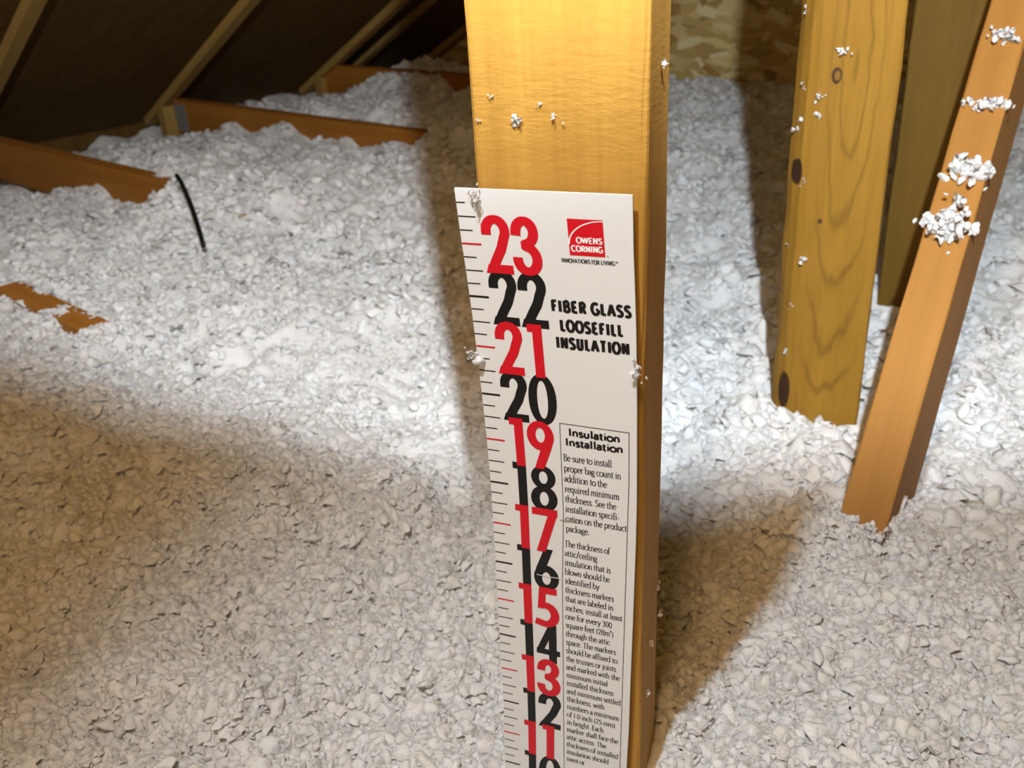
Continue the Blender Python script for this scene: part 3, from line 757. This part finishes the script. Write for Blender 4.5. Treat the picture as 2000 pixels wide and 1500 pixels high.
# ---- stroke lettering
A_ = arc
def G():
    X = 0.60
    g = {}
    def o_(w, h=X): return A_(w / 2, h / 2, w / 2, h / 2, 90, 450, 20)
    g['o'] = (.50, [o_(.50)], [])
    g['a'] = (.42, [[(.05, .48)] + A_(.20, .42, .15, .18, 150, 0, 8) + [(.35, .08), (.42, .02)], [(.35, .36), (.18, .32)] + A_(.17, .16, .15, .15, 90, 300, 8) + [(.35, .14)]], [])
    g['b'] = (.50, [[(.08, 1), (.08, .03)], A_(.26, X / 2, .23, X / 2, 160, -160, 16)], [(.04, 1, .05)])
    g['c'] = (.42, [A_(.25, X / 2, .24, X / 2, 50, 310, 14)], [])
    g['d'] = (.52, [[(.43, 1), (.43, 0)], A_(.24, X / 2, .23, X / 2, 20, 340, 16)], [(.38, 1, .05), (.47, 0, .05)])
    g['e'] = (.44, [[(.04, .33), (.43, .33)] + A_(.24, X / 2, .21, X / 2, 8, 315, 16)], [])
    g['f'] = (.30, [[(.34, .93)] + A_(.24, .82, .12, .17, 60, 180, 8) + [(.12, 0)], [(0, X - .03), (.28, X - .03)]], [(.12, 0, .10)])
    g['g'] = (.46, [A_(.21, .38, .17, .2, 90, 450, 14), A_(.22, -.13, .21, .13, 90, 450, 14), [(.10, .2), (.06, .10), (.22, .02), (.33, -.02)], [(.36, .54), (.46, .57)]], [])
    g['h'] = (.54, [[(.10, 1), (.10, 0)], [(.10, .42)] + A_(.28, .42, .16, .18, 160, 0, 8) + [(.44, 0)]], [(.06, 1, .05), (.10, 0, .09), (.44, 0, .09)])
    g['i'] = (.25, [[(.12, X), (.12, 0)], [(.12, .79), (.12, .87)]], [(.08, X, .05), (.12, 0, .09)])
    g['j'] = (.25, [[(.12, X), (.12, -.15), (.02, -.28)], [(.12, .79), (.12, .87)]], [(.08, X, .05)])
    g['k'] = (.50, [[(.10, 1), (.10, 0)], [(.40, X), (.13, .30), (.46, 0)]], [(.06, 1, .05), (.10, 0, .09), (.38, X, .08)])
    g['l'] = (.25, [[(.12, 1), (.12, 0)]], [(.08, 1, .05), (.12, 0, .09)])
    g['m'] = (.80, [[(.10, X), (.10, 0)], [(.10, .42)] + A_(.26, .42, .15, .18, 160, 0, 8) + [(.41, 0)], [(.41, .42)] + A_(.56, .42, .15, .18, 160, 0, 8) + [(.71, 0)]], [(.06, X, .05), (.10, 0, .08), (.41, 0, .08), (.71, 0, .08)])
    g['n'] = (.54, [[(.10, X), (.10, 0)], [(.10, .42)] + A_(.28, .42, .16, .18, 160, 0, 8) + [(.44, 0)]], [(.06, X, .05), (.10, 0, .09), (.44, 0, .09)])
    g['p'] = (.52, [[(.10, X), (.10, -.30)], A_(.28, X / 2, .22, X / 2, 160, -160, 16)], [(.06, X, .05), (.10, -.30, .09)])
    g['q'] = (.52, [[(.42, X), (.42, -.30)], A_(.24, X / 2, .22, X / 2, 20, 340, 16)], [(.42, -.30, .09)])
    g['r'] = (.36, [[(.10, X), (.10, 0)], [(.10, .40), (.18, .54), (.27, .59), (.35, .55)]], [(.06, X, .05), (.10, 0, .09)])
    g['s'] = (.36, [[(.33, .50)] + A_(.19, .45, .13, .15, 50, 200, 8) + [(.19, .30)] + A_(.18, .15, .15, .15, 60, -150, 8)], [])
    g['t'] = (.32, [[(.14, .80), (.14, .12)] + A_(.25, .12, .11, .12, 180, 300, 6), [(.0, X - .03), (.30, X - .03)]], [])
    g['u'] = (.54, [[(.10, X), (.10, .18)] + A_(.25, .18, .15, .18, 180, 340, 8), [(.43, X), (.43, 0)]], [(.06, X, .05), (.39, X, .05), (.47, 0, .05)])
    g['v'] = (.48, [[(.03, X), (.24, .02), (.45, X)]], [(.05, X, .08), (.43, X, .08)])
    g['w'] = (.70, [[(.03, X), (.20, .02), (.35, X - .05), (.50, .02), (.67, X)]], [(.05, X, .08), (.65, X, .08)])
    g['x'] = (.48, [[(.04, X), (.44, 0)], [(.43, X), (.04, 0)]], [(.06, X, .07), (.42, X, .07), (.06, 0, .07), (.43, 0, .07)])
    g['y'] = (.48, [[(.03, X), (.25, .02)], [(.45, X), (.20, -.15), (.06, -.28)]], [(.05, X, .08), (.43, X, .08)])
    g['.'] = (.22, [[(.10, -.01), (.10, .08)]], []); g[','] = (.22, [[(.12, .07), (.06, -.12)]], [])
    g[';'] = (.22, [[(.12, .07), (.06, -.12)], [(.11, .40), (.11, .49)]], [])
    g['-'] = (.30, [[(.03, .26), (.26, .26)]], []); g['/'] = (.36, [[(.02, -.08), (.34, 1.02)]], [])
    g['('] = (.30, [A_(.42, .36, .34, .62, 130, 230, 8)], []); g[')'] = (.30, [A_(-.12, .36, .34, .62, -50, 50, 8)], [])
    g['^'] = (.22, [[(.03, .92)] + A_(.11, .92, .07, .08, 150, -30, 6) + [(.03, .70), (.19, .70)]], [])
    # capitals, cap height 1 scaled slightly below the ascender
    g['A'] = (.62, [[(.03, 0), (.31, .95), (.59, 0)], [(.13, .32), (.49, .32)]], [(.04, 0, .08), (.58, 0, .08)])
    g['B'] = (.58, [[(.12, .95), (.12, 0)], [(.12, .92), (.30, .92)] + A_(.30, .71, .18, .21, 90, -90, 8) + [(.12, .50)], [(.30, .50)] + A_(.32, .255, .21, .245, 90, -90, 8) + [(.12, .02)]], [(.08, .95, .07), (.08, 0, .07)])
    g['C'] = (.62, [A_(.35, .475, .31, .475, 48, 312, 18)], [])
    g['D'] = (.66, [[(.12, .95), (.12, 0)], [(.12, .93), (.28, .93)] + A_(.28, .475, .33, .455, 90, -90, 12) + [(.12, .02)]], [(.08, .95, .07)])
    g['E'] = (.52, [[(.12, .95), (.12, 0)], [(.12, .92), (.48, .92)], [(.12, .49), (.42, .49)], [(.12, .03), (.50, .03)]], [(.08, .95, .07), (.08, 0, .07)])
    g['F'] = (.48, [[(.12, .95), (.12, 0)], [(.12, .90), (.46, .90)], [(.12, .48), (.40, .48)]], [])
    g['G'] = (.66, [A_(.35, .475, .31, .475, 48, 330, 18) + [(.62, .42), (.38, .42)]], [])
    g['I'] = (.26, [[(.13, .95), (.13, 0)]], [(.13, .95, .1), (.13, 0, .1)])
    g['L'] = (.46, [[(.12, .95), (.12, 0)], [(.12, .05), (.44, .05)]], [])
    g['N'] = (.66, [[(.12, 0), (.12, .95)], [(.12, .93), (.54, .02)], [(.54, 0), (.54, .95)]], [])
    g['O'] = (.68, [A_(.34, .475, .31, .475, 90, 450, 24)], [])
    g['R'] = (.58, [[(.12, .95), (.12, 0)], [(.12, .90), (.30, .90)] + A_(.30, .69, .19, .21, 90, -90, 8) + [(.12, .48)], [(.30, .48), (.53, 0)]], [])
    g['S'] = (.52, [[(.47, .80)] + A_(.27, .72, .19, .20, 40, 215, 8) + [(.28, .48)] + A_(.25, .235, .21, .215, 60, -150, 9)], [])
    g['T'] = (.58, [[(.29, .95), (.29, 0)], [(.03, .91), (.55, .91)]], [(.29, 0, .1)])
    g['U'] = (.62, [[(.12, .95), (.12, .25)] + A_(.31, .25, .19, .25, 180, 360, 10) + [(.50, .95)]], [])
    g['V'] = (.60, [[(.03, .95), (.30, .03), (.57, .95)]], [])
    g['W'] = (.88, [[(.03, .95), (.24, .03), (.44, .90), (.64, .03), (.85, .95)]], [])
    g['M'] = (.80, [[(.10, 0), (.12, .95), (.40, .2), (.68, .95), (.70, 0)]], [])
    g['0'] = (.50, [A_(.25, .45, .20, .45, 90, 450, 20)], [])
    g['1'] = (.36, [[(.06, .76), (.19, .88), (.19, 0)]], [(.19, 0, .1)])
    g['2'] = (.50, [[(.06, .66)] + A_(.24, .68, .18, .21, 170, -30, 10) + [(.05, .04), (.46, .04)]], [])
    g['3'] = (.48, [A_(.22, .69, .17, .2, 150, -80, 9), A_(.22, .24, .20, .25, 80, -150, 10)], [])
    g['5'] = (.48, [[(.42, .88), (.14, .88), (.10, .52)] + A_(.22, .27, .21, .28, 110, -150, 12)], [])
    g['8'] = (.50, [A_(.25, .68, .17, .2, 90, 450, 14), A_(.25, .24, .21, .25, 90, 450, 14)], [])
    return g
GL = G()
def text_width(s, sp, space): return sum((space if c == ' ' else GL[c][0] + sp) for c in s) - sp
def text_line(name, s, u0, z0, size, wv, wh, mat, serif, width=None, sp=0.05, space=0.26, lift=0.004, label=None, centre=None, hz=1.0, lower=1.0):
    ink = Ink(); natural = text_width(s, sp, space)
    sx = (width / natural) if width else size * hz
    if centre is not None: u0 = centre - natural * sx / 2
    x = 0
    for c in s:
        if c == ' ': x += space; continue
        adv, strokes, ser = GL[c]
        f = lambda p: (u0 + (x + p[0]) * sx, z0 + p[1] * size)
        for st in strokes: ink.stroke([f(p) for p in st], wv, wh)
        if serif:
            for (a, b, hw) in ser: ink.stroke([f((a - hw, b)), f((a + hw, b))], wh, wh * 1.1)
        x += adv + sp
    return ink.build(name, mat, card, lift, None, label)

# logo
LX0, LX1, LZ0, LZ1 = 2.025, 2.655, 22.91, 23.555
ink = Ink(); ink.poly([(LX0, LZ0), (LX1, LZ0), (LX1, LZ1), (LX0, LZ1)])
logo = ink.build('logo', M_red, card, 0.004, None, 'red square logo with white arc and lettering')
ink = Ink(); pts = [(LX0 + 0.005 + (LX1 - LX0 - 0.005) * (1 - math.cos(a)) , LZ0 + .20 + (LZ1 - LZ0 - .225) * math.sin(a)) for a in np.linspace(0.0, math.pi / 2, 20)]
ink.stroke(pts, 0.026, 0.016); ink.build('logo_arc', M_white, logo, 0.008)
for (tx, a, b, z) in (('OWENS', 2.165, 2.62, 23.135), ('CORNING', 2.065, 2.62, 22.985)):
    o = text_line('logo_word', tx, a, z, 0.108, 0.026, 0.018, M_white, False, width=b - a, sp=0.06, lift=0.008); o.parent = logo
ink = Ink(); ink.ring(2.70, 22.93, .012, .012, .006, .006, 10); ink.build('registered_mark', M_grey, card, 0.004)
text_line('slogan', 'INNOVATIONS FOR LIVING', 1.86, 22.775, 0.075, 0.017, 0.012, M_grey, False, width=0.95, sp=0.07)
text_line('trademark', 'TM', 2.82, 22.815, 0.03, 0.007, 0.006, M_grey, False, width=0.05)
for (tx, a, b, z) in (('FIBER GLASS', 1.585, 3.03, 21.845), ('LOOSEFILL', 1.715, 2.87, 21.475), ('INSULATION', 1.615, 2.965, 21.135)):
    text_line('heading', tx, a + .0, z, 0.22, 0.061, 0.049, M_black, False, width=b - a, sp=0.17, space=0.36)
# instruction box: frame of two thin lines and a top rule
ink = Ink(); ink.stroke([(1.545, 9.2), (1.49, 10.5), (1.49, 15.8), (1.54, 17.5), (1.555, 19.565)], 0.014)
ink.stroke([(1.548, 19.56), (2.91, 19.545)], 0.014); ink.stroke([(2.90, 19.55), (2.875, 18.4), (2.835, 16.2), (2.82, 10.8), (2.82, 9.2)], 0.014)
ink.build('box_outline', M_grey, card, 0.004)
text_line('box_title', 'Insulation', 1.72, 19.315, 0.165, 0.040, 0.032, M_black, False, width=1.0, sp=0.06)
text_line('box_title', 'Installation', 1.645, 19.095, 0.165, 0.040, 0.032, M_black, False, width=1.125, sp=0.06)
body = ['Be sure to install', 'proper bag count in', 'addition to the', 'required minimum', 'thickness. See the', 'installation specifi-', 'cation on the product', 'package.', None,
        'The thickness of', 'attic/ceiling', 'insulation that is', 'blown should be', 'identified by', 'thickness markers', 'that are labeled in', 'inches; install at least', 'one for every 300', 'square feet (28m^)',
        'through the attic', 'space. The markers', 'should be affixed to', 'the trusses or joists', 'and marked with the', 'minimum initial', 'installed thickness', 'and minimum settled', 'thickness, with',
        'numbers a minimum', 'of 1.0 inch (25 mm)', 'in height. Each', 'marker shall face the', 'attic access. The', 'thickness of installed', 'insulation should', 'meet or']
z = 18.745
for s in body:
    if s is None: z -= 0.145; continue
    u0 = 1.585 if z > 16.9 else 1.55
    text_line('text_line', s, u0, z, 0.158, 0.0185, 0.0105, M_grey, True, sp=0.035, space=0.25, hz=0.85)
    z -= 0.2365
# two scuffs in the card: a crease at 17 and a scratch through the 16
ink = Ink(); ink.poly([(1.42, 17.335), (1.60, 17.315), (1.78, 17.36), (1.84, 17.395), (1.70, 17.385), (1.58, 17.35)])
ink.build('crease', plain('card_scuff', (0.30, 0.29, 0.24), 0.6), card, 0.010)
ink = Ink(); ink.stroke([(0.93, 15.86), (1.2, 15.85), (1.50, 15.87)], 0.02, 0.02); ink.build('scratch', M_card, card, 0.012)
